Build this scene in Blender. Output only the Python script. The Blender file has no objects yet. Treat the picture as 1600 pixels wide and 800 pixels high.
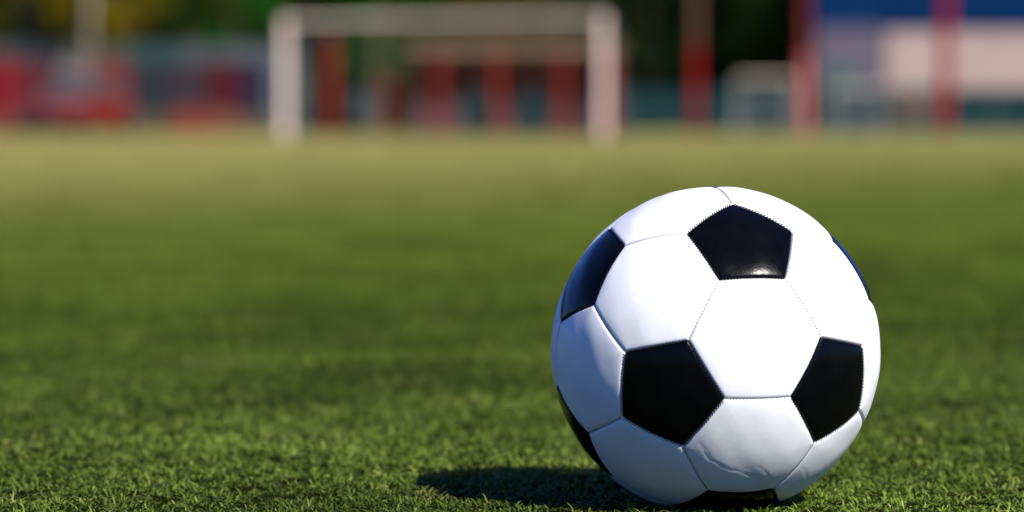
import bpy, bmesh, math, random
import numpy as np
from mathutils import Vector, Matrix

random.seed(7)
RNG = np.random.default_rng(7)
S = bpy.context.scene
COL = S.collection
R_ = math.radians

# ------------------------------------------------------------------ camera
CAM_H = 0.258
FPX = 5120.0                       # focal length in pixels of the 1600 px wide photograph
PITCH = math.atan(205 / FPX)
cd = bpy.data.cameras.new('camera')
cd.sensor_width = 36.0
cd.lens = FPX / 1600 * 36.0
cd.clip_start, cd.clip_end = 0.05, 2000
cam = bpy.data.objects.new('camera', cd)
cam.location = (0, 0, CAM_H)
cam.rotation_euler = (math.pi / 2 - PITCH, 0, 0)
COL.objects.link(cam)
S.camera = cam
cd.dof.use_dof = True
cd.dof.focus_distance = 2.15
cd.dof.aperture_fstop = 4.85
cd.dof.aperture_blades = 0

# ------------------------------------------------------------------ light
SUN = Vector((0.475, -0.565, 0.675)).normalized()      # towards the sun
sun_el = math.asin(SUN.z)
sun_az = math.atan2(SUN.x, SUN.y)                    # from +Y towards +X
W = bpy.data.worlds.new('World'); S.world = W; W.use_nodes = True
wn = W.node_tree.nodes; wn.clear()
sky = wn.new('ShaderNodeTexSky'); sky.sky_type = 'NISHITA'; sky.sun_disc = False
sky.sun_elevation = sun_el; sky.sun_rotation = sun_az
sky.air_density = 1.0; sky.dust_density = 0.1; sky.ozone_density = 5.0
bg = wn.new('ShaderNodeBackground'); bg.inputs["Strength"].default_value = 0.055
wo = wn.new('ShaderNodeOutputWorld')
tint = wn.new('ShaderNodeMix'); tint.data_type = 'RGBA'; tint.blend_type = 'MULTIPLY'; tint.inputs[0].default_value = 1; tint.inputs[7].default_value = (.42, .70, 1.5, 1)   # added tint, gives the shade a bluer sky fill
W.node_tree.links.new(sky.outputs[0], tint.inputs[6]); W.node_tree.links.new(tint.outputs[2], bg.inputs[0]); W.node_tree.links.new(bg.outputs[0], wo.inputs[0])
sl = bpy.data.lights.new('sun', 'SUN'); sl.energy = 5.0; sl.angle = R_(0.5); sl.color = (1, 0.965, 0.91)
so = bpy.data.objects.new('sun', sl); so.rotation_euler = SUN.to_track_quat('Z', 'Y').to_euler(); COL.objects.link(so)
S.view_settings.view_transform = 'Standard'; S.view_settings.look = 'None'
S.view_settings.gamma = 1.0; S.view_settings.use_curve_mapping = False
S.view_settings.exposure = 0.75
S.cycles.max_bounces = 6; S.cycles.transparent_max_bounces = 8
S.cycles.use_denoising = True

# ------------------------------------------------------------------ helpers
def nd(t, kind, **kw):
    n = t.nodes.new(kind)
    for k, v in kw.items():
        if k in n.inputs: n.inputs[k].default_value = v
        else: setattr(n, k, v)
    return n

def mat(name, col, rough=0.6, spec=0.5, metal=0.0, noise=None, bump=None, coat=0.0, var=0.25):
    """procedural material: base colour broken up by noise, optional bump=(scale, strength, distance)"""
    m = bpy.data.materials.new(name); m.use_nodes = True; t = m.node_tree; b = t.nodes['Principled BSDF']; L = t.links.new
    b.inputs['Roughness'].default_value = rough
    b.inputs['Specular IOR Level'].default_value = spec
    b.inputs['Metallic'].default_value = metal
    b.inputs['Coat Weight'].default_value = coat
    tc = nd(t, 'ShaderNodeTexCoord')
    n = nd(t, 'ShaderNodeTexNoise', Scale=noise or 4.0, Detail=6.0)
    L(tc.outputs['Object'], n.inputs['Vector'])
    r = nd(t, 'ShaderNodeMapRange'); r.inputs['From Min'].default_value = .3; r.inputs['From Max'].default_value = .7
    r.inputs['To Min'].default_value = 1 - var; r.inputs['To Max'].default_value = 1 + var * .6
    L(n.outputs['Fac'], r.inputs['Value'])
    mx = nd(t, 'ShaderNodeMix', data_type='RGBA', blend_type='MULTIPLY'); mx.inputs['Factor'].default_value = 1
    mx.inputs['A'].default_value = (*col, 1); mx.inputs[6].default_value = (*col, 1)
    L(r.outputs[0], mx.inputs[7]); L(mx.outputs[2], b.inputs['Base Color'])
    if bump:
        n2 = nd(t, 'ShaderNodeTexNoise', Scale=bump[0], Detail=5.0); L(tc.outputs['Object'], n2.inputs['Vector'])
        bp = nd(t, 'ShaderNodeBump', Strength=bump[1], Distance=bump[2]); L(n2.outputs['Fac'], bp.inputs['Height'])
        L(bp.outputs[0], b.inputs['Normal'])
    return m

def link_mesh(name, me, m, parent=None, smooth=False):
    o = bpy.data.objects.new(name, me); COL.objects.link(o)
    if m is not None and not me.materials: me.materials.append(m)
    if parent is not None: o.parent = parent
    if smooth:
        me.polygons.foreach_set('use_smooth', [True] * len(me.polygons))
        if 'panel' not in name and name != 'stitching': me.set_sharp_from_angle(angle=R_(45))
    return o

def obj(name, bm, m, parent=None, smooth=False):
    me = bpy.data.meshes.new(name); bm.normal_update(); bm.to_mesh(me); bm.free()
    return link_mesh(name, me, m, parent, smooth)

def tag(o, label=None, cat=None, group=None, kind=None):
    if label: o['label'] = label
    if cat: o['category'] = cat
    if group: o['group'] = group
    if kind: o['kind'] = kind
    return o

def empty(name, loc, rz=0.0):
    o = bpy.data.objects.new(name, None); o.location = loc; o.rotation_euler = (0, 0, rz)
    o.empty_display_size = .3; COL.objects.link(o); return o

def copy_tree(o, parent=None):
    c = o.copy(); COL.objects.link(c)
    if parent is not None: c.parent = parent
    for ch in list(o.children): copy_tree(ch, c)
    return c

def box(bm, c, s, bev=0.0, rz=0.0):
    M = Matrix.Translation(c) @ Matrix.Rotation(rz, 4, 'Z') @ Matrix.Diagonal((*s, 1))
    r = bmesh.ops.create_cube(bm, size=1, matrix=M)
    if bev:
        es = {e for v in r['verts'] for e in v.link_edges}
        bmesh.ops.bevel(bm, geom=list(es), offset=bev, segments=2, affect='EDGES', profile=.6)
    return bm

def tube(bm, a, b, r, r2=None, seg=14):
    a, b = Vector(a), Vector(b); d = b - a
    M = Matrix.Translation((a + b) / 2) @ d.to_track_quat('Z', 'Y').to_matrix().to_4x4()
    bmesh.ops.create_cone(bm, cap_ends=True, segments=seg, radius1=r, radius2=r if r2 is None else r2, depth=d.length, matrix=M)
    return bm

def at(px, D, py=None):
    """point D metres in front of the camera seen at column px (and row py; ground if none)"""
    x = (px - 800) / FPX * D
    return (x, D, 0.0 if py is None else CAM_H + (195 - py) / FPX * D)

NB = bmesh.new

# ------------------------------------------------------------------ turf colour (shared by the blades and the far turf)
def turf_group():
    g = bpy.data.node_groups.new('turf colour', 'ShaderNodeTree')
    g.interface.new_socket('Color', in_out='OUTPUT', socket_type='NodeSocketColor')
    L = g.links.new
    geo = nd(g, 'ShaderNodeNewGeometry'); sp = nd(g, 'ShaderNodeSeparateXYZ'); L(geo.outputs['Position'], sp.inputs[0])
    # distance down the pitch on a log scale, edges of worn zones and painted light bands made uneven by noise
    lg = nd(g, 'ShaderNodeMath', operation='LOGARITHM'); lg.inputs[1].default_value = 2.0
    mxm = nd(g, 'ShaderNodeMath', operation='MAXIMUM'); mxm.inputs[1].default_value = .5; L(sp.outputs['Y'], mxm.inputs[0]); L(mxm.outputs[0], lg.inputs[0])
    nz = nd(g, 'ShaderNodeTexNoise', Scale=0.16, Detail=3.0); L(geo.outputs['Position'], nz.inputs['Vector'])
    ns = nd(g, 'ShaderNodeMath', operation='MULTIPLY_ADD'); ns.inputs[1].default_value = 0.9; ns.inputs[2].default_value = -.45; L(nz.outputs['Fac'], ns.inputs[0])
    # the dry end, with its painted sunlit tone, reaches closer on the left
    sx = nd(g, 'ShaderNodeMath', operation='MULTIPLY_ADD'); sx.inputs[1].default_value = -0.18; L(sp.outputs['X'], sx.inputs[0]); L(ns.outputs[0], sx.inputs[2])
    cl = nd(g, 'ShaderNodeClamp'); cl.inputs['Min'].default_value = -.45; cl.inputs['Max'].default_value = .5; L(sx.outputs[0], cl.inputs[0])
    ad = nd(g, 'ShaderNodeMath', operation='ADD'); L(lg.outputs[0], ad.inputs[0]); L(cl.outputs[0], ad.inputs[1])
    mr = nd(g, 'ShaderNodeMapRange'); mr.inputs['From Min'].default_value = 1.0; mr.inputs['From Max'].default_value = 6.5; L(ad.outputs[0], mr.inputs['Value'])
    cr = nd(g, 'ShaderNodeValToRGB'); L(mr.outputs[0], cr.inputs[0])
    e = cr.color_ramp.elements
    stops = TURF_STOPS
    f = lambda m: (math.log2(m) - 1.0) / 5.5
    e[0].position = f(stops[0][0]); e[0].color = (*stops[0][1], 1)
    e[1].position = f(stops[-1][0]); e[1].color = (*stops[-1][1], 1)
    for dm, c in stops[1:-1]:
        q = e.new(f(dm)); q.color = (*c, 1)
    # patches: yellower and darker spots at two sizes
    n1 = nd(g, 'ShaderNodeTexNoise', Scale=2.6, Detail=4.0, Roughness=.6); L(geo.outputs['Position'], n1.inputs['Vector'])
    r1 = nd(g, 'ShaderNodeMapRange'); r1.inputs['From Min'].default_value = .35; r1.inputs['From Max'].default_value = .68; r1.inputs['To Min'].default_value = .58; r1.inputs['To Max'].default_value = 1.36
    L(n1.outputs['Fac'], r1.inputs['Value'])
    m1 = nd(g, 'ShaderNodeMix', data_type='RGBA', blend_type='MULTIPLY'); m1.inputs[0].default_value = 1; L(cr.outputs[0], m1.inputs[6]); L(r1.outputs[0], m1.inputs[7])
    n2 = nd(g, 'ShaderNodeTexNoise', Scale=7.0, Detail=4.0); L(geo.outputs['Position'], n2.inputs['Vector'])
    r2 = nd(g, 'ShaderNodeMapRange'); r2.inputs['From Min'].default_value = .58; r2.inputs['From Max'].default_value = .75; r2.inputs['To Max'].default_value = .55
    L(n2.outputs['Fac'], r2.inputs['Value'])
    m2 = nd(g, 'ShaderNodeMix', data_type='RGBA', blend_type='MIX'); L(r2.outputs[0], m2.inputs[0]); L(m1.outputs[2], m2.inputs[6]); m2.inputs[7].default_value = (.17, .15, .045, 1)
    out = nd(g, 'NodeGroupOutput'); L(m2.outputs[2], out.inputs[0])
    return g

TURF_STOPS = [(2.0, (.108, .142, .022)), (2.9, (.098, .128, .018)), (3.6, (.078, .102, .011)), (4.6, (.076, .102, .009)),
              (6.5, (.112, .140, .014)), (9.0, (.130, .155, .020)), (13.0, (.190, .195, .040)), (22.0, (.30, .265, .075)), (60.0, (.36, .30, .098))]  # green to straw with distance, sunlit and shaded bands painted in
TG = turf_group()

# ground sheet out to the horizon
def ground():
    m = bpy.data.materials.new('thatch and far turf'); m.use_nodes = True; t = m.node_tree; b = t.nodes['Principled BSDF']; L = t.links.new
    b.inputs['Roughness'].default_value = 1; b.inputs['Specular IOR Level'].default_value = 0
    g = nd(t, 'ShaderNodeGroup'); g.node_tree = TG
    geo = nd(t, 'ShaderNodeNewGeometry'); sp = nd(t, 'ShaderNodeSeparateXYZ'); L(geo.outputs['Position'], sp.inputs[0])
    n = nd(t, 'ShaderNodeTexNoise', Scale=260.0, Detail=4.0); L(geo.outputs['Position'], n.inputs['Vector'])
    cr = nd(t, 'ShaderNodeValToRGB'); cr.color_ramp.elements[0].color = (.004, .005, .001, 1); cr.color_ramp.elements[1].color = (.022, .026, .005, 1); L(n.outputs['Fac'], cr.inputs[0])
    # under the blades: soil and thatch; past the modelled blades: the turf's own colour
    mr = nd(t, 'ShaderNodeMapRange'); mr.inputs['From Min'].default_value = 78; mr.inputs['From Max'].default_value = 84; L(sp.outputs['Y'], mr.inputs['Value'])
    ab = nd(t, 'ShaderNodeMath', operation='ABSOLUTE'); L(sp.outputs['X'], ab.inputs[0])
    lm = nd(t, 'ShaderNodeMath', operation='MULTIPLY_ADD'); lm.inputs[1].default_value = -.24; L(sp.outputs['Y'], lm.inputs[0]); L(ab.outputs[0], lm.inputs[2])
    m2 = nd(t, 'ShaderNodeMapRange'); m2.inputs['From Min'].default_value = 1.6; m2.inputs['From Max'].default_value = 2.6; L(lm.outputs[0], m2.inputs['Value'])
    m3 = nd(t, 'ShaderNodeMath', operation='MAXIMUM'); L(mr.outputs[0], m3.inputs[0]); L(m2.outputs[0], m3.inputs[1])
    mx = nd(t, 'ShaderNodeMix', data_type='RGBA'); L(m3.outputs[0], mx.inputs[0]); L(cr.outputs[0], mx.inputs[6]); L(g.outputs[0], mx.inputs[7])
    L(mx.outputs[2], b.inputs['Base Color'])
    bp = nd(t, 'ShaderNodeBump', Strength=.6, Distance=.004); L(n.outputs['Fac'], bp.inputs['Height']); L(bp.outputs[0], b.inputs['Normal'])
    bm = NB(); bmesh.ops.create_circle(bm, cap_ends=True, segments=64, radius=600)
    o = obj('ground', bm, m); tag(o, 'flat playing field of short mown turf', 'ground', kind='structure')
ground()

# blades of turf: one tile of blades, repeated over the pitch by geometry nodes (nobody could count them)
def turf():
    T = 0.8; NC = int(T * T * 14000); PER = 7; N = NC * PER     # tufts of blades splaying from one crown
    cx = RNG.uniform(-T / 2, T / 2, NC); cy = RNG.uniform(-T / 2, T / 2, NC)
    ch = np.clip(RNG.normal(1, .2, NC), .55, 1.5); ctone = RNG.random(NC)
    rep = lambda v: np.repeat(v, PER)
    ox, oy = RNG.normal(0, .0022, N), RNG.normal(0, .0022, N)
    x0 = rep(cx) + ox; y0 = rep(cy) + oy
    hgt = RNG.uniform(.0028, .0066, N) * rep(ch); wid = RNG.uniform(.0008, .0016, N)
    az = np.arctan2(oy, ox) + RNG.normal(0, .7, N)        # leaning outwards
    lean = np.clip(np.hypot(ox, oy) / .004, 0, 1) * .8 + RNG.uniform(0, .3, N); curl = RNG.uniform(.4, 2.2, N)
    face = az + np.pi / 2 + RNG.normal(0, .5, N)
    ts = np.array([0, .35, .72, 1.0]); ws = np.array([.7, 1, .85, 0.2])
    L = hgt * RNG.uniform(1.0, 1.35, N)
    pts = np.zeros((N, 4, 3)); pos = np.stack([x0, y0, np.full(N, .0038)], 1); pts[:, 0] = pos
    for k in range(1, 4):
        dt = ts[k] - ts[k - 1]; a = lean + curl * (ts[k] + ts[k - 1]) / 2
        step = np.stack([np.sin(a) * np.cos(az), np.sin(a) * np.sin(az), np.cos(a)], 1) * (L * dt)[:, None]
        pos = pos + step; pts[:, k] = pos
    side = np.stack([np.cos(face), np.sin(face), np.zeros(N)], 1)
    V = np.zeros((N, 8, 3))
    for k in range(4):
        off = side * (wid * ws[k] / 2)[:, None]
        V[:, 2 * k] = pts[:, k] - off; V[:, 2 * k + 1] = pts[:, k] + off
    base = (np.arange(N) * 8)[:, None, None]
    q = np.array([[0, 1, 3, 2], [2, 3, 5, 4], [4, 5, 7, 6]])[None] + base
    me = bpy.data.meshes.new('turf'); nf = N * 3
    me.vertices.add(N * 8); me.vertices.foreach_set('co', V.reshape(-1))
    me.loops.add(nf * 4); me.loops.foreach_set('vertex_index', q.reshape(-1).astype(np.int32))
    me.polygons.add(nf); me.polygons.foreach_set('loop_start', np.arange(nf, dtype=np.int32) * 4)
    me.update(calc_edges=True); me.polygons.foreach_set('use_smooth', np.ones(nf, bool))
    rnd = me.attributes.new('blade', 'FLOAT', 'POINT'); rnd.data.foreach_set('value', np.repeat(np.clip(.55 * RNG.random(N) + .45 * rep(ctone), 0, 1), 8))
    m = bpy.data.materials.new('grass blade'); m.use_nodes = True; t = m.node_tree; b = t.nodes['Principled BSDF']; Lk = t.links.new
    b.inputs['Roughness'].default_value = .4; b.inputs['Specular IOR Level'].default_value = .03
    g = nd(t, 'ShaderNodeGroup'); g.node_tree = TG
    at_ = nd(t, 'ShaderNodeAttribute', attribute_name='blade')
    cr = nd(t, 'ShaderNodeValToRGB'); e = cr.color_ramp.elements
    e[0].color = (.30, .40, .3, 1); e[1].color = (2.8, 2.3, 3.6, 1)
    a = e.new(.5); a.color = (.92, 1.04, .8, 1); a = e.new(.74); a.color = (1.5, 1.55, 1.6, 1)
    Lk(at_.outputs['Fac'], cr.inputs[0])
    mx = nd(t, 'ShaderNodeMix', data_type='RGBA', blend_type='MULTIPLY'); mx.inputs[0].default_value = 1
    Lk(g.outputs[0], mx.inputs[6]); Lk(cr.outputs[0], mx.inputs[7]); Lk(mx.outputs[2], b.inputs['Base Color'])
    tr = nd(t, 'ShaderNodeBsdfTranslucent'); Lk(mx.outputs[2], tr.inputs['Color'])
    ms = nd(t, 'ShaderNodeMixShader'); ms.inputs[0].default_value = .22
    out = t.nodes['Material Output']; Lk(b.outputs[0], ms.inputs[1]); Lk(tr.outputs[0], ms.inputs[2]); Lk(ms.outputs[0], out.inputs['Surface'])
    o = link_mesh('turf', me, m)
    tag(o, 'short mown grass blades covering the pitch', 'grass', kind='stuff')
    ng = bpy.data.node_groups.new('lay turf', 'GeometryNodeTree')
    ng.interface.new_socket('Geometry', in_out='INPUT', socket_type='NodeSocketGeometry')
    ng.interface.new_socket('Geometry', in_out='OUTPUT', socket_type='NodeSocketGeometry')
    K = ng.links.new
    gi = nd(ng, 'NodeGroupInput'); go = nd(ng, 'NodeGroupOutput')
    W_, H_ = 75, 105
    gr = nd(ng, 'GeometryNodeMeshGrid'); gr.inputs['Size X'].default_value = (W_ - 1) * T; gr.inputs['Size Y'].default_value = (H_ - 1) * T
    gr.inputs['Vertices X'].default_value = W_; gr.inputs['Vertices Y'].default_value = H_
    tf = nd(ng, 'GeometryNodeTransform'); tf.inputs['Translation'].default_value = (0, (H_ - 1) * T / 2 - 1.0, 0); K(gr.outputs[0], tf.inputs[0])
    ps = nd(ng, 'GeometryNodeInputPosition'); sp = nd(ng, 'ShaderNodeSeparateXYZ'); K(ps.outputs[0], sp.inputs[0])
    ab = nd(ng, 'ShaderNodeMath', operation='ABSOLUTE'); K(sp.outputs[0], ab.inputs[0])
    lim = nd(ng, 'ShaderNodeMath', operation='MULTIPLY_ADD'); lim.inputs[1].default_value = .24; lim.inputs[2].default_value = 3.2; K(sp.outputs[1], lim.inputs[0])
    gt = nd(ng, 'ShaderNodeMath', operation='GREATER_THAN'); K(ab.outputs[0], gt.inputs[0]); K(lim.outputs[0], gt.inputs[1])
    dl = nd(ng, 'GeometryNodeDeleteGeometry'); K(tf.outputs[0], dl.inputs[0]); K(gt.outputs[0], dl.inputs['Selection'])
    rv = nd(ng, 'FunctionNodeRandomValue', data_type='INT'); rv.inputs[4].default_value = 0; rv.inputs[5].default_value = 3
    mu = nd(ng, 'ShaderNodeMath', operation='MULTIPLY'); mu.inputs[1].default_value = math.pi / 2; K(rv.outputs[2], mu.inputs[0])
    cb = nd(ng, 'ShaderNodeCombineXYZ'); K(mu.outputs[0], cb.inputs[2])
    ip = nd(ng, 'GeometryNodeInstanceOnPoints'); K(dl.outputs[0], ip.inputs['Points']); K(gi.outputs[0], ip.inputs['Instance']); K(cb.outputs[0], ip.inputs['Rotation'])
    K(ip.outputs[0], go.inputs[0])
    md = o.modifiers.new('lay turf', 'NODES'); md.node_group = ng
turf()

# ------------------------------------------------------------------ football
BR = 0.110
BDIST = 2.2
def football():
    # direction from the camera to the ball centre, and the ball's orientation in that view
    camR = cam.rotation_euler.to_matrix()
    ray = camR @ Vector(((1117.5 - 800) / FPX, -(548 - 400) / FPX, -1)).normalized()
    c = Vector((0, 0, CAM_H)) + ray * BDIST
    c.z = BR - 0.003      # pressed a little into the soft thatch
    zc = (Vector((0, 0, CAM_H)) - c).normalized(); xr = Vector((0, 0, 1)).cross(zc).normalized(); yu = zc.cross(xr)
    B = np.array([[xr.x, yu.x, zc.x], [xr.y, yu.y, zc.y], [xr.z, yu.z, zc.z]])
    F = np.array([[0.5231, 0.5277, -0.6692], [-0.8503, 0.2693, -0.4522], [-0.0584, 0.8056, 0.5896]])
    tl = .014; F = np.array([[1, 0, 0], [0, math.cos(tl), -math.sin(tl)], [0, math.sin(tl), math.cos(tl)]]) @ F
    M = B @ F
    phi = (1 + 5 ** .5) / 2; ico = []
    for a in (-1, 1):
        for b in (-phi, phi): ico += [(0, a, b), (a, b, 0), (b, 0, a)]
    ico = (M @ np.array(ico, float).T).T
    adj = [[j for j in range(12) if j != i and abs(np.linalg.norm(ico[i] - ico[j]) - 2) < 1e-2] for i in range(12)]
    unit = lambda v: v / np.linalg.norm(v)
    vert = lambda i, j: unit(ico[i] * 2 / 3 + ico[j] / 3)
    def order(ctr, vs):
        c_ = unit(ctr); u = unit(vs[0] - c_ * (vs[0] @ c_)); w = np.cross(c_, u)
        return sorted(vs, key=lambda v: math.atan2(v @ w, v @ u))
    panels = []
    for i in range(12): panels.append(('pentagon', unit(ico[i]), order(ico[i], [vert(i, j) for j in adj[i]])))
    for i in range(12):
        for j in adj[i]:
            for k in adj[i]:
                if i < j < k and k in adj[j]:
                    ctr = ico[i] + ico[j] + ico[k]
                    panels.append(('hexagon', unit(ctr), order(ctr, [vert(p, q) for p, q in ((i, j), (j, i), (j, k), (k, j), (k, i), (i, k))])))
    # creases in the leather, drawn on the sphere
    def onball(px, py):
        x, y = (px - 1118.5) / 256.0, -(py - 547) / 256.0
        return unit(B @ np.array([x, y, math.sqrt(max(0, 1 - x * x - y * y))]))
    cz = lambda pts, ox=850, oy=530, k=2.963: [onball(ox + a / k, oy + b / k) for a, b in pts]
    creases = [(cz([(722, 452), (742, 500), (770, 540), (850, 572), (940, 603), (1030, 618)]), .00042),
               (cz([(735, 462), (760, 500), (775, 530)]), .0003), (cz([(990, 560), (1015, 592), (1042, 640)]), .00035),
               (cz([(850, 590), (930, 622), (990, 640)]), .0002), (cz([(860, 30), (905, 90), (920, 160)]), .0002),
               (cz([(450, 560), (510, 588), (560, 625), (590, 700)], 850, 280), .0002), (cz([(500, 640), (560, 640), (600, 660)], 850, 280), .00018),
               (cz([(1180, 560), (1210, 620), (1200, 690)]), .0002), (cz([(300, 560), (360, 600), (440, 610)]), .00018)]
    def crease_disp(P):
        d = np.zeros(len(P)); P = P + .006 * np.sin(P[:, [1, 2, 0]] * 41 + 1) + .003 * np.sin(P[:, [2, 0, 1]] * 97)
        for line, amp in creases:
            near = np.full(len(P), 9.0); along = np.zeros(len(P)); ns_ = len(line) - 1
            for si, (a, b) in enumerate(zip(line[:-1], line[1:])):
                ab = b - a; t = np.clip(((P - a) @ ab) / (ab @ ab), 0, 1)
                dd = np.linalg.norm(P - (a + t[:, None] * ab), axis=1); along = np.where(dd < near, (si + t) / ns_, along); near = np.minimum(near, dd)
            s = near * BR
            am = amp * .27 * np.sin(np.pi * np.clip(along, .02, .98)) ** .7
            d -= am * np.exp(-(s / .0010) ** 2); d += am * .4 * np.exp(-((s - .0026) / .0018) ** 2)
        return d
    rs = np.random.default_rng(3)
    waves = [(rs.normal(size=3) * rs.uniform(4, 13), rs.uniform(0, 6.28), rs.uniform(.00003, .00008)) for _ in range(14)]
    root = empty('football', c)
    tag(root, 'glossy black and white football resting on the short grass', 'ball')
    WH = ball_white(); BK = ball_black(); TH = mat('black thread', (.012, .012, .014), .7, .1)
    TD = mat('seam thread', (.10, .10, .105), .8, .1)
    n = 60
    def stitch_line(bm, a, b, seed, big=False):
        L = np.linalg.norm(b - a) * BR; cnt = int(L / .0021); rr = random.Random(seed)
        for s in range(1, cnt):
            t = s / cnt; p = unit(a * (1 - t) + b * t); tg = unit(b - a); sd = np.cross(p, tg)
            dr = unit(sd * .8 + tg * (.55 + rr.uniform(-.15, .15)))
            ln = (.00125 if big else .0009) * rr.uniform(.6, 1.35); q = p * (BR - (.00105 if big else .0013))
            tube(bm, Vector(q - dr * ln), Vector(q + dr * ln), .00027 if big else .0002, seg=6)
    done = set()
    for pi, (kind, ctr, vs) in enumerate(panels):
        K = len(vs); P = [ctr]; idx = {}
        for s in range(K):
            a, b = vs[s], vs[(s + 1) % K]
            for r in range(1, n + 1):
                f = (r / n) ** .82
                for q in range(r):
                    idx[(s, r, q)] = len(P); t = q / r
                    # the panel's straight cut edge, walked evenly
                    P.append(unit(ctr * (1 - f) + (unit(a * (1 - t) + b * t)) * f))
        get = lambda s, r, q: 0 if r == 0 else (idx[(s, r, q)] if q < r else idx[((s + 1) % K, r, 0)])
        faces = []
        for s in range(K):
            for r in range(1, n + 1):
                for q in range(r):
                    faces.append((get(s, r - 1, q) if q < r - 0 and r > 1 else 0, get(s, r, q), get(s, r, q + 1)))
                    if q < r - 1: faces.append((get(s, r - 1, q), get(s, r, q + 1), get(s, r - 1, q + 1)))
        P = np.array(P)
        dist = np.full(len(P), 9.0)
        for s in range(K):
            nrm = unit(np.cross(vs[s], vs[(s + 1) % K])); dist = np.minimum(dist, np.abs(np.arcsin(np.clip(P @ nrm, -1, 1))) * BR)
        rad = BR - .0012 * np.exp(-(dist / .0008) ** 1.2) - .0008 * np.exp(-dist / .006)
        fade = 1 - np.exp(-dist / .003)
        for k_, ph, am in waves: rad = rad + am * np.sin(P @ k_ + ph) * fade
        if kind == 'hexagon': rad = rad + crease_disp(P) * fade
        me = bpy.data.meshes.new(kind + '_panel'); me.from_pydata([tuple(v) for v in P * rad[:, None]], [], faces); me.update()
        o = link_mesh('black_panel' if kind == 'pentagon' else 'white_panel', me, BK if kind == 'pentagon' else WH, root, True)
        for s in range(K):
            a, b = vs[s], vs[(s + 1) % K]; key = tuple(sorted((tuple(a.round(4)), tuple(b.round(4)))))
            if key in done: continue
            done.add(key); bm = NB(); stitch_line(bm, a, b, pi * 7 + s, kind == 'pentagon')
            obj('stitching', bm, TH if kind == 'pentagon' else TD, o, True)
    return root

def ball_white():
    m = bpy.data.materials.new('white leather'); m.use_nodes = True; t = m.node_tree; b = t.nodes['Principled BSDF']; L = t.links.new
    tc = nd(t, 'ShaderNodeTexCoord')
    b.inputs['Roughness'].default_value = .38; b.inputs['Specular IOR Level'].default_value = .45
    n = nd(t, 'ShaderNodeTexNoise', Scale=22.0, Detail=7.0, Roughness=.6); L(tc.outputs['Object'], n.inputs['Vector'])
    cr = nd(t, 'ShaderNodeValToRGB'); e = cr.color_ramp.elements; e[0].position = .25; e[0].color = (.68, .68, .67, 1); e[1].position = .6; e[1].color = (.78, .77, .755, 1); L(n.outputs['Fac'], cr.inputs[0])
    # scuffs of grass and dust
    n3 = nd(t, 'ShaderNodeTexNoise', Scale=60.0, Detail=8.0, Roughness=.7, Distortion=.6); L(tc.outputs['Object'], n3.inputs['Vector'])
    r3 = nd(t, 'ShaderNodeMapRange'); r3.inputs['From Min'].default_value = .63; r3.inputs['From Max'].default_value = .8; r3.inputs['To Max'].default_value = .35; L(n3.outputs['Fac'], r3.inputs['Value'])
    mx = nd(t, 'ShaderNodeMix', data_type='RGBA'); L(r3.outputs[0], mx.inputs[0]); L(cr.outputs[0], mx.inputs[6]); mx.inputs[7].default_value = (.42, .41, .36, 1)
    L(mx.outputs[2], b.inputs['Base Color'])
    v = nd(t, 'ShaderNodeTexVoronoi', Scale=900.0); L(tc.outputs['Object'], v.inputs['Vector'])
    n2 = nd(t, 'ShaderNodeTexNoise', Scale=75.0, Detail=5.0); L(tc.outputs['Object'], n2.inputs['Vector'])
    b1 = nd(t, 'ShaderNodeBump', Strength=.12, Distance=.0002); L(v.outputs['Distance'], b1.inputs['Height'])
    b2 = nd(t, 'ShaderNodeBump', Strength=.25, Distance=.0006); L(n2.outputs['Fac'], b2.inputs['Height']); L(b1.outputs[0], b2.inputs['Normal'])
    L(b2.outputs[0], b.inputs['Normal'])
    rr = nd(t, 'ShaderNodeMapRange'); rr.inputs['To Min'].default_value = .3; rr.inputs['To Max'].default_value = .5; L(n.outputs['Fac'], rr.inputs['Value']); L(rr.outputs[0], b.inputs['Roughness'])
    return m

def ball_black():
    m = bpy.data.materials.new('black leather'); m.use_nodes = True; t = m.node_tree; b = t.nodes['Principled BSDF']; L = t.links.new
    tc = nd(t, 'ShaderNodeTexCoord')
    b.inputs['Specular IOR Level'].default_value = .12
    n = nd(t, 'ShaderNodeTexNoise', Scale=70.0, Detail=7.0); L(tc.outputs['Object'], n.inputs['Vector'])
    rr = nd(t, 'ShaderNodeMapRange'); rr.inputs['To Min'].default_value = .12; rr.inputs['To Max'].default_value = .30; L(n.outputs['Fac'], rr.inputs['Value']); L(rr.outputs[0], b.inputs['Roughness'])
    cr = nd(t, 'ShaderNodeValToRGB'); e = cr.color_ramp.elements; e[0].color = (.001, .001, .0014, 1); e[1].color = (.0025, .0025, .003, 1); L(n.outputs['Fac'], cr.inputs[0]); L(cr.outputs[0], b.inputs['Base Color'])
    v = nd(t, 'ShaderNodeTexVoronoi', Scale=700.0); L(tc.outputs['Object'], v.inputs['Vector'])
    b1 = nd(t, 'ShaderNodeBump', Strength=.2, Distance=.0002); L(v.outputs['Distance'], b1.inputs['Height'])
    b2 = nd(t, 'ShaderNodeBump', Strength=.3, Distance=.0008); L(n.outputs['Fac'], b2.inputs['Height']); L(b1.outputs[0], b2.inputs['Normal'])
    L(b2.outputs[0], b.inputs['Normal'])
    return m
football()

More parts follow.
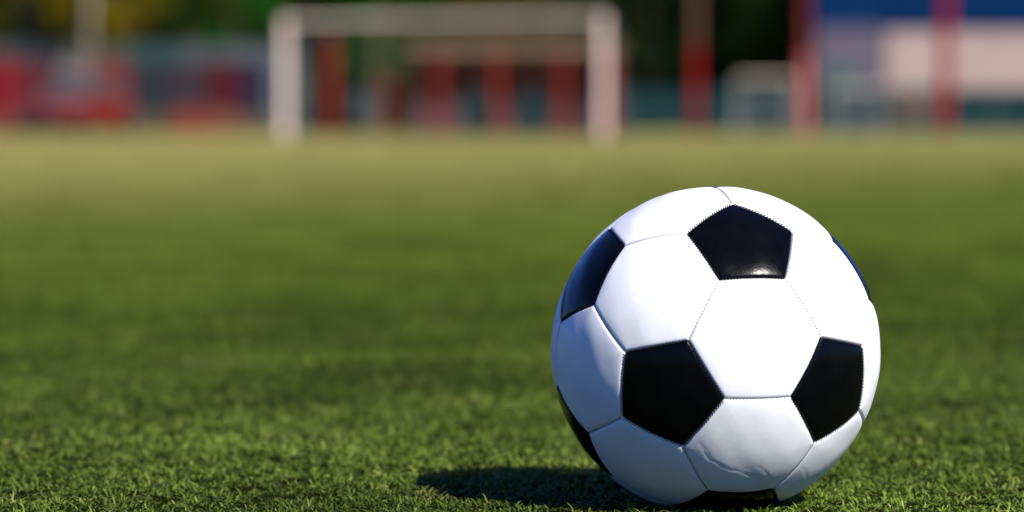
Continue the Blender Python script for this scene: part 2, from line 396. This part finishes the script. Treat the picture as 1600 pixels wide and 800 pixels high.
# ------------------------------------------------------------------ far end of the pitch
GREYW = mat('weathered white paint', (.26, .235, .20), .6, .2)
BARW = mat('chalky cream paint', (.66, .54, .40), .7, .1)
WHITE = mat('white paint', (.88, .66, .53), .5, .25, noise=2.0, var=.1)
NETM = mat('net cord', (.42, .40, .36), .8, .1)
RED = mat('red paint', (.22, .010, .010), .7, .05, noise=3.0)
REDD = mat('faded red paint', (.20, .018, .006), .7, .05, noise=3.0)
TEAL = mat('teal sheet', (.005, .026, .029), .8, .1, noise=1.5)
DKMET = mat('dark steel', (.05, .055, .06), .5)

def net_panel(bm, P00, P10, P11, P01, nu, nv, r):
    P00, P10, P11, P01 = map(Vector, (P00, P10, P11, P01))
    f = lambda u, v: (P00 * (1 - u) + P10 * u) * (1 - v) + (P01 * (1 - u) + P11 * u) * v
    for i in range(nu + 1): tube(bm, f(i / nu, 0), f(i / nu, 1), r, seg=4)
    for j in range(nv + 1): tube(bm, f(0, j / nv), f(1, j / nv), r, seg=4)

def goal(name, label, loc, rz, w, h, d_top, d_bot, pr, nr, cell, group=None, WHITE=WHITE):
    g = empty(name, loc, rz); tag(g, label, 'goal', group)
    for s in (-1, 1):
        obj('post', tube(NB(), (s * w / 2, 0, 0), (s * w / 2, 0, h + pr), pr, seg=20), WHITE, g, True)
        bm = NB()
        tube(bm, (s * w / 2, pr, h), (s * w / 2, d_top, h), pr * .45); tube(bm, (s * w / 2, d_top, h), (s * w / 2, d_bot, .03), pr * .3)
        tube(bm, (s * w / 2, pr, .03), (s * w / 2, d_bot, .03), pr * .3)
        obj('side_frame', bm, DKMET, g, True)
    obj('crossbar', tube(NB(), (-w / 2 + pr, 0, h), (w / 2 - pr, 0, h), pr * .72, seg=20), BARW, g, True)
    obj('ground_bar', tube(NB(), (-w / 2, d_bot, .03), (w / 2, d_bot, .03), pr * .3), DKMET, g, True)
    bm = NB(); k = lambda L: max(2, round(L / cell))
    net_panel(bm, (-w / 2, d_bot, .03), (w / 2, d_bot, .03), (w / 2, d_top, h), (-w / 2, d_top, h), k(w), k(h), nr)
    net_panel(bm, (-w / 2, d_top, h), (w / 2, d_top, h), (w / 2, 0, h), (-w / 2, 0, h), k(w), k(d_top), nr)
    for s in (-1, 1): net_panel(bm, (s * w / 2, 0, .03), (s * w / 2, d_bot, .03), (s * w / 2, d_top, h), (s * w / 2, 0, h), k(d_bot), k(h), nr)
    obj('net', bm, NETM, g)
    return g

GD = 70.0
goal('football_goal', 'large white full size football goal at the far end of the pitch', at(688.5, GD), R_(-21), 7.32, 2.49, .7, 1.9, .078, .0008, .14)
goal('mini_goal', 'small white training goal left of the pink pole by the teal fence', at(1195, 77), R_(4), 1.30, 1.36, .35, .8, .04, .003, .09, 'small training goals by the fence', GREYW)
goal('mini_goal', 'small white training goal in front of the white hall corner', at(1338, 78), R_(-6), 1.15, 1.12, .35, .8, .038, .003, .09, 'small training goals by the fence', GREYW)

# tall red poles (a ball-catch fence without its net) and a short one
def pole(px, D, H, label, r=.085, lower=RED, upper=None, split=None):
    p = empty('metal_pole', at(px, D)); tag(p, label, 'pole', 'red painted poles along the end of the pitch')
    bm = NB(); tube(bm, (0, 0, .0), (0, 0, split or H), r, seg=18); obj('shaft', bm, lower, p, True)
    if split: obj('upper_shaft', tube(NB(), (0, 0, split), (0, 0, H), r * .96, seg=18), upper, p, True)
    bm = NB(); box(bm, (0, 0, .02), (r * 4, r * 4, .04), .006); obj('base_plate', bm, DKMET, p)
    bm = NB(); bmesh.ops.create_uvsphere(bm, u_segments=16, v_segments=8, radius=r * 1.1, matrix=Matrix.Translation((0, 0, H))); obj('cap', bm, DKMET, p, True)
BRN = mat('rusty brown paint', (.10, .035, .014), .7)
pole(1086, 82, 6.0, 'tall red pole standing alone right of the football goal', .115, RED, BRN, 2.3)
pole(1256, 82, 6.0, 'tall red pole with pale pink foot between the two small goals', .115, mat('faded pink paint', (.52, .13, .10), .6, .2), mat('dark red paint', (.14, .012, .008), .6, .2), 2.0)
pole(1476, 84, 6.0, 'tall red pole in front of the white hall wall', .155)
pole(6, 84, 2.1, 'short red pole at the far left by the red car', .11)

# teal sheet fence along the end of the pitch
def fence():
    f = empty('sheet_fence', at(1000, 89)); tag(f, 'low teal sheet metal fence running behind the goals', 'fence')
    x0, x1 = at(968, 89)[0] - f.location.x, at(1790, 89)[0] - f.location.x
    n = 7; w = (x1 - x0) / n
    for i in range(n):
        bm = NB()
        k = 9
        for j in range(k): box(bm, (x0 + w * i + .04 + (w - .08) * (j + .5) / k, (-.012 if j % 2 else .012), .68), ((w - .08) / k - .01, .03, 1.12), .004)
        obj('panel', bm, TEAL, f)
    for i in range(n + 1): obj('post', box(NB(), (x0 + w * i, .05, .66), (.07, .07, 1.32), .006), DKMET, f)
    for z in (.2, 1.16): obj('rail', box(NB(), ((x0 + x1) / 2, .085, z), (x1 - x0, .04, .05)), DKMET, f)
fence()

# grey wall far left behind the cars
def back_wall():
    f = empty('corrugated_wall', at(190, 96)); tag(f, 'grey blue corrugated sheet wall behind the board fence at left', 'wall')
    m_t = mat('faded teal sheet', (.022, .060, .058), .8, .1)
    m = mat('grey blue sheet', (.045, .060, .066), .7, noise=.8)
    x0, x1 = at(-260, 96)[0] - f.location.x, at(470, 96)[0] - f.location.x
    n = 8; w = (x1 - x0) / n
    for i in range(n):
        bm = NB()
        for j in range(8): box(bm, (x0 + w * i + (w) * (j + .5) / 8, (-.015 if j % 2 else .015), 1.3), (w / 8 - .012, .04, 2.5), .006)
        obj('panel', bm, m if i not in (1, 2, 5) else m_t, f)
    for i in range(n + 1): obj('post', box(NB(), (x0 + w * i, .08, 1.35), (.08, .08, 2.7), .006), DKMET, f)
    obj('coping', box(NB(), ((x0 + x1) / 2, .02, 2.6), (x1 - x0, .14, .06), .01), DKMET, f)
back_wall()

# open shelter with red posts behind the goal
def shelter():
    D = 92; s = empty('players_shelter', at(803, D)); tag(s, 'open fronted shelter with red posts behind the goal', 'shelter')
    W2 = 2.85; wood = mat('dark red boards', (.17, .030, .006), .7, noise=2); fas = mat('weathered fascia board', (.17, .105, .05), .7)
    bm = NB()
    for j in range(14): box(bm, (-W2 + .2036 + j * .4071, 2.4, 1.2), (.398, .05, 2.4), .006)
    obj('back_wall', bm, wood, s)
    for sx in (-1, 1): obj('side_wall', box(NB(), (sx * (W2 + .03), 1.2, 1.15), (.05, 2.35, 2.3), .006), wood, s)
    for x in (-2.05, -.45, 1.37, 2.7): obj('post', box(NB(), (x, 0, 1.15), (.16, .14, 2.3), .012), REDD, s)
    bm = NB(); box(bm, (0, -.10, 2.42), (W2 * 2 + .4, .05, .26), .006); obj('fascia', bm, fas, s)
    bm = NB()
    v = [bm.verts.new(p) for p in ((-W2 - .25, -.2, 2.56), (W2 + .25, -.2, 2.56), (W2 + .25, 2.6, 2.72), (-W2 - .25, 2.6, 2.72))]
    bm.faces.new(v); bmesh.ops.solidify(bm, geom=bm.faces[:], thickness=.06); obj('roof', bm, mat('rusty sheet roof', (.16, .08, .04), .7), s)
    bm = NB(); box(bm, (0, 1.9, .45), (W2 * 2 - .4, .4, .05), .01)
    for x in (-2.3, -.8, .8, 2.3): box(bm, (x, 1.9, .21), (.06, .3, .42))
    obj('bench', bm, fas, s)
    for x in (-1.06, .52): obj('teal_panel', box(NB(), (x, -.02, .62), (.62, .04, 1.1), .006), TEAL, s)
    for x in (-2.55, -1.72, -.28, 1.3, 2.2): obj('low_board', box(NB(), (x, .03, .45), (.5, .04, .8), .006), mat('plum board', (.06, .022, .03), .6), s)
    bm = NB(); box(bm, (0, 2.33, 1.5), (W2 * 2 - .4, .04, .5)); obj('red_board', bm, REDD, s)
shelter()
pole(517, 80, 2.5, 'red pole seen inside the goal beside its left post', .12, REDD)
pole(604, 86, 1.6, 'short dull red pole behind the left half of the goal', .06, REDD)

def info_board(px, D, w, z0, z1, m, label, name='notice_board', cat='board'):
    b = empty(name, at(px, D)); tag(b, label, cat)
    obj('face_board', box(NB(), (0, 0, (z0 + z1) / 2), (w, .04, z1 - z0), .01), m, b)
    for s in (-1, 1): obj('leg', box(NB(), (s * (w / 2 - .06), .05, z1 / 2), (.05, .05, z1), .006), DKMET, b)
info_board(572, 87, .75, .25, 1.15, mat('pale blue grey board', (.035, .045, .05), .8, .1), 'pale grey blue board behind the left half of the goal')
info_board(300, 80, .95, .05, .62, mat('red board paint', (.16, .035, .022), .8, .1), 'red barrier board in front of the plum board fence', 'barrier_board', 'barrier')
info_board(352, 81, .80, .05, .60, mat('salmon board paint', (.14, .055, .035), .8, .1), 'salmon barrier board left of the goal post', 'barrier_board', 'barrier')

# ------------------------------------------------------------------ cars
def car(label, loc, rz, paint, L=3.9, Wd=1.66, H=1.45, tint=(.055, .048, .05)):
    c = empty('parked_car', loc, rz); tag(c, label, 'car')
    glass = mat('car glass', tint, .4, .2, var=.1)
    tyre = bpy.data.materials.get('tyre rubber') or mat('tyre rubber', (.012, .012, .013), .8)
    rim = bpy.data.materials.get('rim metal') or mat('rim metal', (.05, .05, .05), .5)
    blk = bpy.data.materials.get('black plastic') or mat('black plastic', (.02, .02, .022), .5)
    lamp = bpy.data.materials.get('lamp lens') or mat('lamp lens', (.14, .12, .12), .4, .2)
    # body: stations along the length (x), nose at -x
    k = H / 1.45
    st = [(-.50, .30, .52, .72), (-.485, .22, .66, .84), (-.40, .18, .76, .93), (-.24, .17, .86, .98), (0, .17, .90, 1), (.25, .17, .91, 1), (.42, .19, .90, .96), (.485, .24, .82, .88), (.50, .36, .6, .78)]
    def loft(bm, rows):
        rings = []
        for x, z0, z1, hw in rows:
            r = []; n = 20
            for k in range(n):
                a = 2 * math.pi * k / n; ca, sa = math.cos(a), math.sin(a); p = .38
                r.append(bm.verts.new((x, hw * math.copysign(abs(ca) ** p, ca), (z0 + z1) / 2 + (z1 - z0) / 2 * math.copysign(abs(sa) ** p, sa))))
            rings.append(r)
        for a, b in zip(rings[:-1], rings[1:]):
            for k in range(len(a)): bm.faces.new((a[k], a[(k + 1) % len(a)], b[(k + 1) % len(a)], b[k]))
        bm.faces.new(rings[0][::-1]); bm.faces.new(rings[-1])
        bmesh.ops.recalc_face_normals(bm, faces=bm.faces[:])
    bm = NB(); loft(bm, [(x * L, a, b * (1 + (k - 1) * .8), w * Wd / 2) for x, a, b, w in st]); obj('body', bm, paint, c, True)
    bm = NB(); loft(bm, [(-.24 * L, .8 * k, .86 * k, Wd * .44), (-.10 * L, .84, H - .05, Wd * .37), (.05 * L, .84, H, Wd * .36), (.28 * L, .84, H - .03, Wd * .36), (.44 * L, .84, .86 * k + .05, Wd * .42)])
    obj('window_glass', bm, glass, c, True)
    bm = NB(); box(bm, (.10 * L, 0, H - .015), (.34 * L, Wd * .60, .06), .025); obj('roof', bm, paint, c, True)
    for s in (-1, 1):
        obj('headlight', box(NB(), (-.478 * L, s * Wd * .34, .62), (.12, .30, .13), .03), lamp, c, True)
        obj('mirror', box(NB(), (-.16 * L, s * (Wd / 2 + .06), .95), (.12, .18, .12), .03), paint, c, True)
        for x in (-.31, .31):
            w = obj('wheel', tube(NB(), (x * L, s * (Wd / 2 - .20), .31), (x * L, s * (Wd / 2 + .01), .31), .31, seg=24), tyre, c, False)
            obj('rim', tube(NB(), (x * L, s * (Wd / 2 + .01), .31), (x * L, s * (Wd / 2 + .025), .31), .20, seg=20), rim, w)
    obj('grille', box(NB(), (-.497 * L, 0, .48), (.05, .8, .2), .02), blk, c)
    obj('bumper', box(NB(), (-.50 * L, 0, .30), (.10, Wd * .86, .14), .03), blk, c, True)
car('small red car parked before the board fence at the far left', at(122, 83), R_(72), mat('red car paint', (.15, .008, .004), .6, .15, var=.08))
def board_fence():
    D = 90; f = empty('board_fence', at(175, D)); tag(f, 'dark plum and navy painted board fence behind the red car', 'fence')
    cols = [(-120, -30, (.03, .02, .03)), (-30, 25, (.12, .004, .012)), (25, 78, (.085, .012, .016)), (78, 92, (.02, .02, .03)), (92, 148, (.12, .10, .10)), (148, 206, (.13, .018, .018)),
            (206, 262, (.016, .020, .026)), (262, 325, (.030, .018, .024)), (325, 378, (.05, .002, .006)), (378, 418, (.010, .009, .028))]
    for k, (a, b, c) in enumerate(cols):
        xa, xb = at(a, D)[0] - f.location.x, at(b, D)[0] - f.location.x; bm = NB(); n = max(2, round((xb - xa) / .16))
        for q in range(n): box(bm, (xa + (xb - xa) * (q + .5) / n, (q % 2) * .012, 1.28), ((xb - xa) / n - .01, .03, 1.42), .004)
        o = obj('board', bm, mat('painted boards', c, .8, .1, var=.3), f)
        bm = NB()
        for q in range(n): box(bm, (xa + (xb - xa) * (q + .5) / n, .01 + (q % 2) * .01, .29), ((xb - xa) / n - .01, .03, .52), .004)
        obj('kick_board', bm, mat('weathered kick boards', (.075, .050, .032), .85, .1), f)
        obj('post', box(NB(), (xa, .07, 1.0), (.08, .08, 2.02), .006), DKMET, f)
board_fence()

# ------------------------------------------------------------------ wooden bench and crate at right
def bench():
    w = mat('brown bench timber', (.11, .06, .035), .7)
    b = empty('wooden_bench', at(1442, 86)); tag(b, 'brown wooden bench before the teal fence at right', 'bench')
    bm = NB()
    for j in range(4): box(bm, (0, -.18 + j * .12, .45), (1.5, .1, .035), .006)
    obj('seat', bm, w, b)
    bm = NB()
    for j in range(4): box(bm, (0, .26 + j * .02, .56 + j * .12), (1.5, .03, .1), .006)
    obj('backrest', bm, w, b)
    for s in (-.65, .65):
        for y in (-.18, .24): obj('leg', box(NB(), (s, y, .215), (.07, .07, .43), .006), w, b)
bench()

# ------------------------------------------------------------------ hall with white wall and blue cladding
def hall():
    D = 95; x0 = at(1385, D)[0]; x1 = x0 + 12
    h = empty('sports_hall', (x0, D, 0)); tag(h, 'white walled hall with blue upper cladding at the right edge', 'building')
    ww = mat('white render', (.30, .215, .19), .8, noise=.5, var=.08); bl = mat('blue cladding', (.0003, .018, .070), .8, .05, noise=1)
    dk = mat('dark plinth', (.03, .07, .07), .8); gl = mat('dark window glass', (.03, .04, .05), .1)
    Wd = x1 - x0; dp = 9
    obj('plinth', box(NB(), (Wd / 2, dp / 2, .6), (Wd, dp, 1.2)), dk, h)
    obj('wall', box(NB(), (Wd / 2, dp / 2, 2.1), (Wd + .04, dp + .04, 1.8)), ww, h)
    bm = NB(); box(bm, (Wd / 2, dp / 2, 4.2), (Wd + .1, dp + .1, 2.4))
    for j in range(24): box(bm, (.25 + j * .5, -.08, 4.2), (.06, .05, 2.38))
    obj('upper_cladding', bm, bl, h)
    obj('roof', box(NB(), (Wd / 2, dp / 2, 5.5), (Wd + .5, dp + .5, .16), .03), DKMET, h)
    for x in (5.4, 8.2):
        f = obj('window', box(NB(), (x, -.03, 2.1), (1.2, .06, 1.0), .01), WHITE, h); obj('pane', box(NB(), (x, -.07, 2.1), (1.05, .03, .86)), gl, f)
    # the lower wing set back behind, in front of which stands the second small goal
    g = empty('side_hall', (at(1275, 95.03)[0], 95.03, 0)); tag(g, 'lower lavender grey walled annexe with blue eaves beside the white hall', 'building')
    W3 = at(1387, 95.03)[0] - at(1275, 95.03)[0]
    lv = mat('lavender grey render', (.075, .062, .090), .9, noise=.5, var=.08)
    obj('wall', box(NB(), (W3 / 2, 3, 1.55), (W3, 6, 3.1)), lv, g)
    obj('upper_cladding', box(NB(), (W3 / 2, 3, 4.1), (W3 + .06, 6.06, 2.0)), bl, g)
    obj('roof', box(NB(), (W3 / 2 - .06, 3, 5.18), (W3 + .2, 6.3, .14), .03), DKMET, g)
    d_ = obj('door', box(NB(), (W3 * .35, -.03, 1.0), (.95, .06, 2.0), .01), dk, g); obj('handle', box(NB(), (W3 * .35 + .36, -.09, 1.0), (.04, .05, .14), .01), DKMET, d_)
hall()

# ------------------------------------------------------------------ trees
LEAF = []
for nm, c in (('dark leaf', (.006, .020, .002)), ('mid leaf', (.010, .075, .004)), ('olive leaf', (.13, .095, .003))):
    LEAF.append(mat(nm, c, .8, .06, noise=.7, var=.5))
DBARK = mat('dark bark', (.016, .013, .007), .95, .05, bump=(20, .5, .02)); BARK = mat('brown bark', (.12, .075, .04), .9, bump=(20, .5, .02)); PALE = mat('pale bark', (.30, .24, .17), .9, bump=(20, .5, .02)); OLB = mat('olive bark', (.16, .12, .03), .9, bump=(20, .5, .02))  # darkest bark colour is for the trees right of the goal

def tree_meshes(seed, H, cr, low):
    rr = random.Random(seed); ng = np.random.default_rng(seed)
    bm = NB(); limbs = []
    base = Vector((0, 0, 0)); top = Vector((rr.uniform(-.3, .3), rr.uniform(-.3, .3), H * .75)); 
    mid = Vector((rr.uniform(-.1, .1), rr.uniform(-.1, .1), H * .38))
    tube(bm, base, mid, .17, .13, 12); tube(bm, mid, top, .13, .05, 10)
    tips = [top]
    for k in range(9):
        z = H * rr.uniform(.3, .65); s = base.lerp(mid, min(1, z / (H * .38))) if z < H * .38 else mid.lerp(top, (z - H * .38) / (H * .37))
        a = rr.uniform(0, 6.28); e = s + Vector((math.cos(a) * cr * .75, math.sin(a) * cr * .75, H * rr.uniform(.0, .22)))
        tube(bm, s, e, .06, .02, 7); tips.append(e)
        for q in range(2):
            e2 = e + Vector((rr.uniform(-.7, .7), rr.uniform(-.7, .7), rr.uniform(-.5, .7))); tube(bm, s.lerp(e, .6), e2, .03, .01, 5); tips.append(e2)
    trunk = bpy.data.meshes.new('trunk'); bm.to_mesh(trunk); bm.free()
    # leaf clumps: centres through the crown, leaves as small bent quads round each
    cen = []
    while len(cen) < 46:
        p = ng.uniform(-1, 1, 3)
        if np.linalg.norm(p) < 1: cen.append([p[0] * cr, p[1] * cr, low + (p[2] * .5 + .5) * (H - low)])
    cen += [list(t) for t in tips]
    cen = np.array(cen); K = len(cen); n = 70
    rad = ng.uniform(.35, .8, K)
    d = ng.normal(size=(K, n, 3)); d /= np.linalg.norm(d, axis=2, keepdims=True)
    P = (cen[:, None] + d * (rad[:, None, None] * ng.uniform(.4, 1, (K, n, 1)) ** .6) * np.array([1, 1, .75])).reshape(-1, 3)
    N = len(P); u = ng.normal(size=(N, 3)); u /= np.linalg.norm(u, axis=1, keepdims=True); v = np.cross(u, ng.normal(size=(N, 3))); v /= np.linalg.norm(v, axis=1, keepdims=True)
    s = ng.uniform(.06, .12, (N, 1)); V = np.stack([P - u * s, P - v * s * .5, P + u * s, P + v * s * .5], 1).reshape(-1, 3)
    me = bpy.data.meshes.new('crown'); me.from_pydata(V.tolist(), [], (np.arange(N)[:, None] * 4 + np.arange(4)).tolist()); me.update()
    return trunk, me
kinds = [tree_meshes(s, h, c, l) for s, h, c, l in ((1, 8.5, 2.4, 1.4), (2, 7.5, 2.0, 1.8), (3, 9.5, 2.8, 2.2))]
def tree(px, D, kind, leaf, bark, label, sc=1.0, rz=0.0):
    t = empty('tree', at(px, D), rz); t.scale = (sc, sc, sc); tag(t, label, 'tree', 'trees beyond the end of the pitch')
    for nm, me, m in (('trunk', kinds[kind][0], bark), ('crown', kinds[kind][1], leaf)):
        o = bpy.data.objects.new(nm, me); COL.objects.link(o); o.parent = t
        if not me.materials: me.materials.append(m)
        o.material_slots[0].link = 'OBJECT'; o.material_slots[0].material = m
TREES = [(-150, 104, 0, 0, BARK, 'dark tree beyond the grey wall, outside the red car'),
         (45, 99, 2, 2, BARK, 'olive leaved tree with brown trunk above the red car'),
         (140, 94.6, 2, 2, PALE, 'tree with pale tan trunk before the grey wall'),
         (212, 101, 1, 2, OLB, 'olive tree right of the pale trunked tree'),
         (300, 100, 2, 2, OLB, 'yellowish tree above the plum board fence'),
         (365, 98, 0, 1, BARK, 'bright green tree just left of the goal'),
         (470, 104, 1, 0, BARK, 'dark tree behind the left goal post'),
         (590, 103, 0, 1, BARK, 'mid green tree left of the open shelter'),
         (700, 106, 2, 0, BARK, 'dark tree over the left end of the shelter'),
         (810, 105, 1, 2, BARK, 'olive leaved tree over the middle of the shelter'),
         (915, 105, 0, 0, BARK, 'dark tree behind the right goal post'),
         (1010, 98, 0, 0, DBARK, 'dense dark tree between the goal and the first tall pole'),
         (1120, 100, 1, 0, DBARK, 'dense dark tree right of the lone tall pole'),
         (1200, 98, 0, 0, DBARK, 'black green tree above the small goal'),
         (1300, 112, 2, 0, BARK, 'tree rising behind the grey annexe'),
         (1500, 113, 1, 0, BARK, 'tree rising behind the middle of the white hall'),
         (1720, 112, 2, 0, BARK, 'tree rising behind the right end of the white hall')]
for i, (px, D, k, lf, bk, lb) in enumerate(TREES):
    tree(px, D, k, LEAF[lf], bk, lb, 1 + .12 * math.sin(i * 2.3), i * 1.7)

# far wood that closes the view behind everything: one mass of foliage
def wood():
    ng = np.random.default_rng(11); N = 260000
    X = ng.uniform(-75, 75, N); Y = 118 + ng.uniform(-2, 5, N) + np.sin(X * .4) * 1.2
    top = 9 + 1.6 * np.sin(X * .55) + 1.1 * np.sin(X * 1.3 + 1); Z = ng.uniform(0, 1, N) ** .8 * top
    P = np.stack([X, Y, Z], 1); u = ng.normal(size=(N, 3)); u /= np.linalg.norm(u, axis=1, keepdims=True); v = np.cross(u, ng.normal(size=(N, 3))); v /= np.linalg.norm(v, axis=1, keepdims=True)
    s = ng.uniform(.18, .36, (N, 1)); V = np.stack([P - u * s, P - v * s * .6, P + u * s, P + v * s * .6], 1).reshape(-1, 3)
    me = bpy.data.meshes.new('wood'); me.from_pydata(V.tolist(), [], (np.arange(N)[:, None] * 4 + np.arange(4)).tolist()); me.update()
    o = link_mesh('distant_wood', me, mat('deep foliage', (.006, .016, .003), .8, .05, noise=.4, var=.6)); tag(o, 'dark mass of woodland closing the view', 'wood', kind='stuff')
wood()
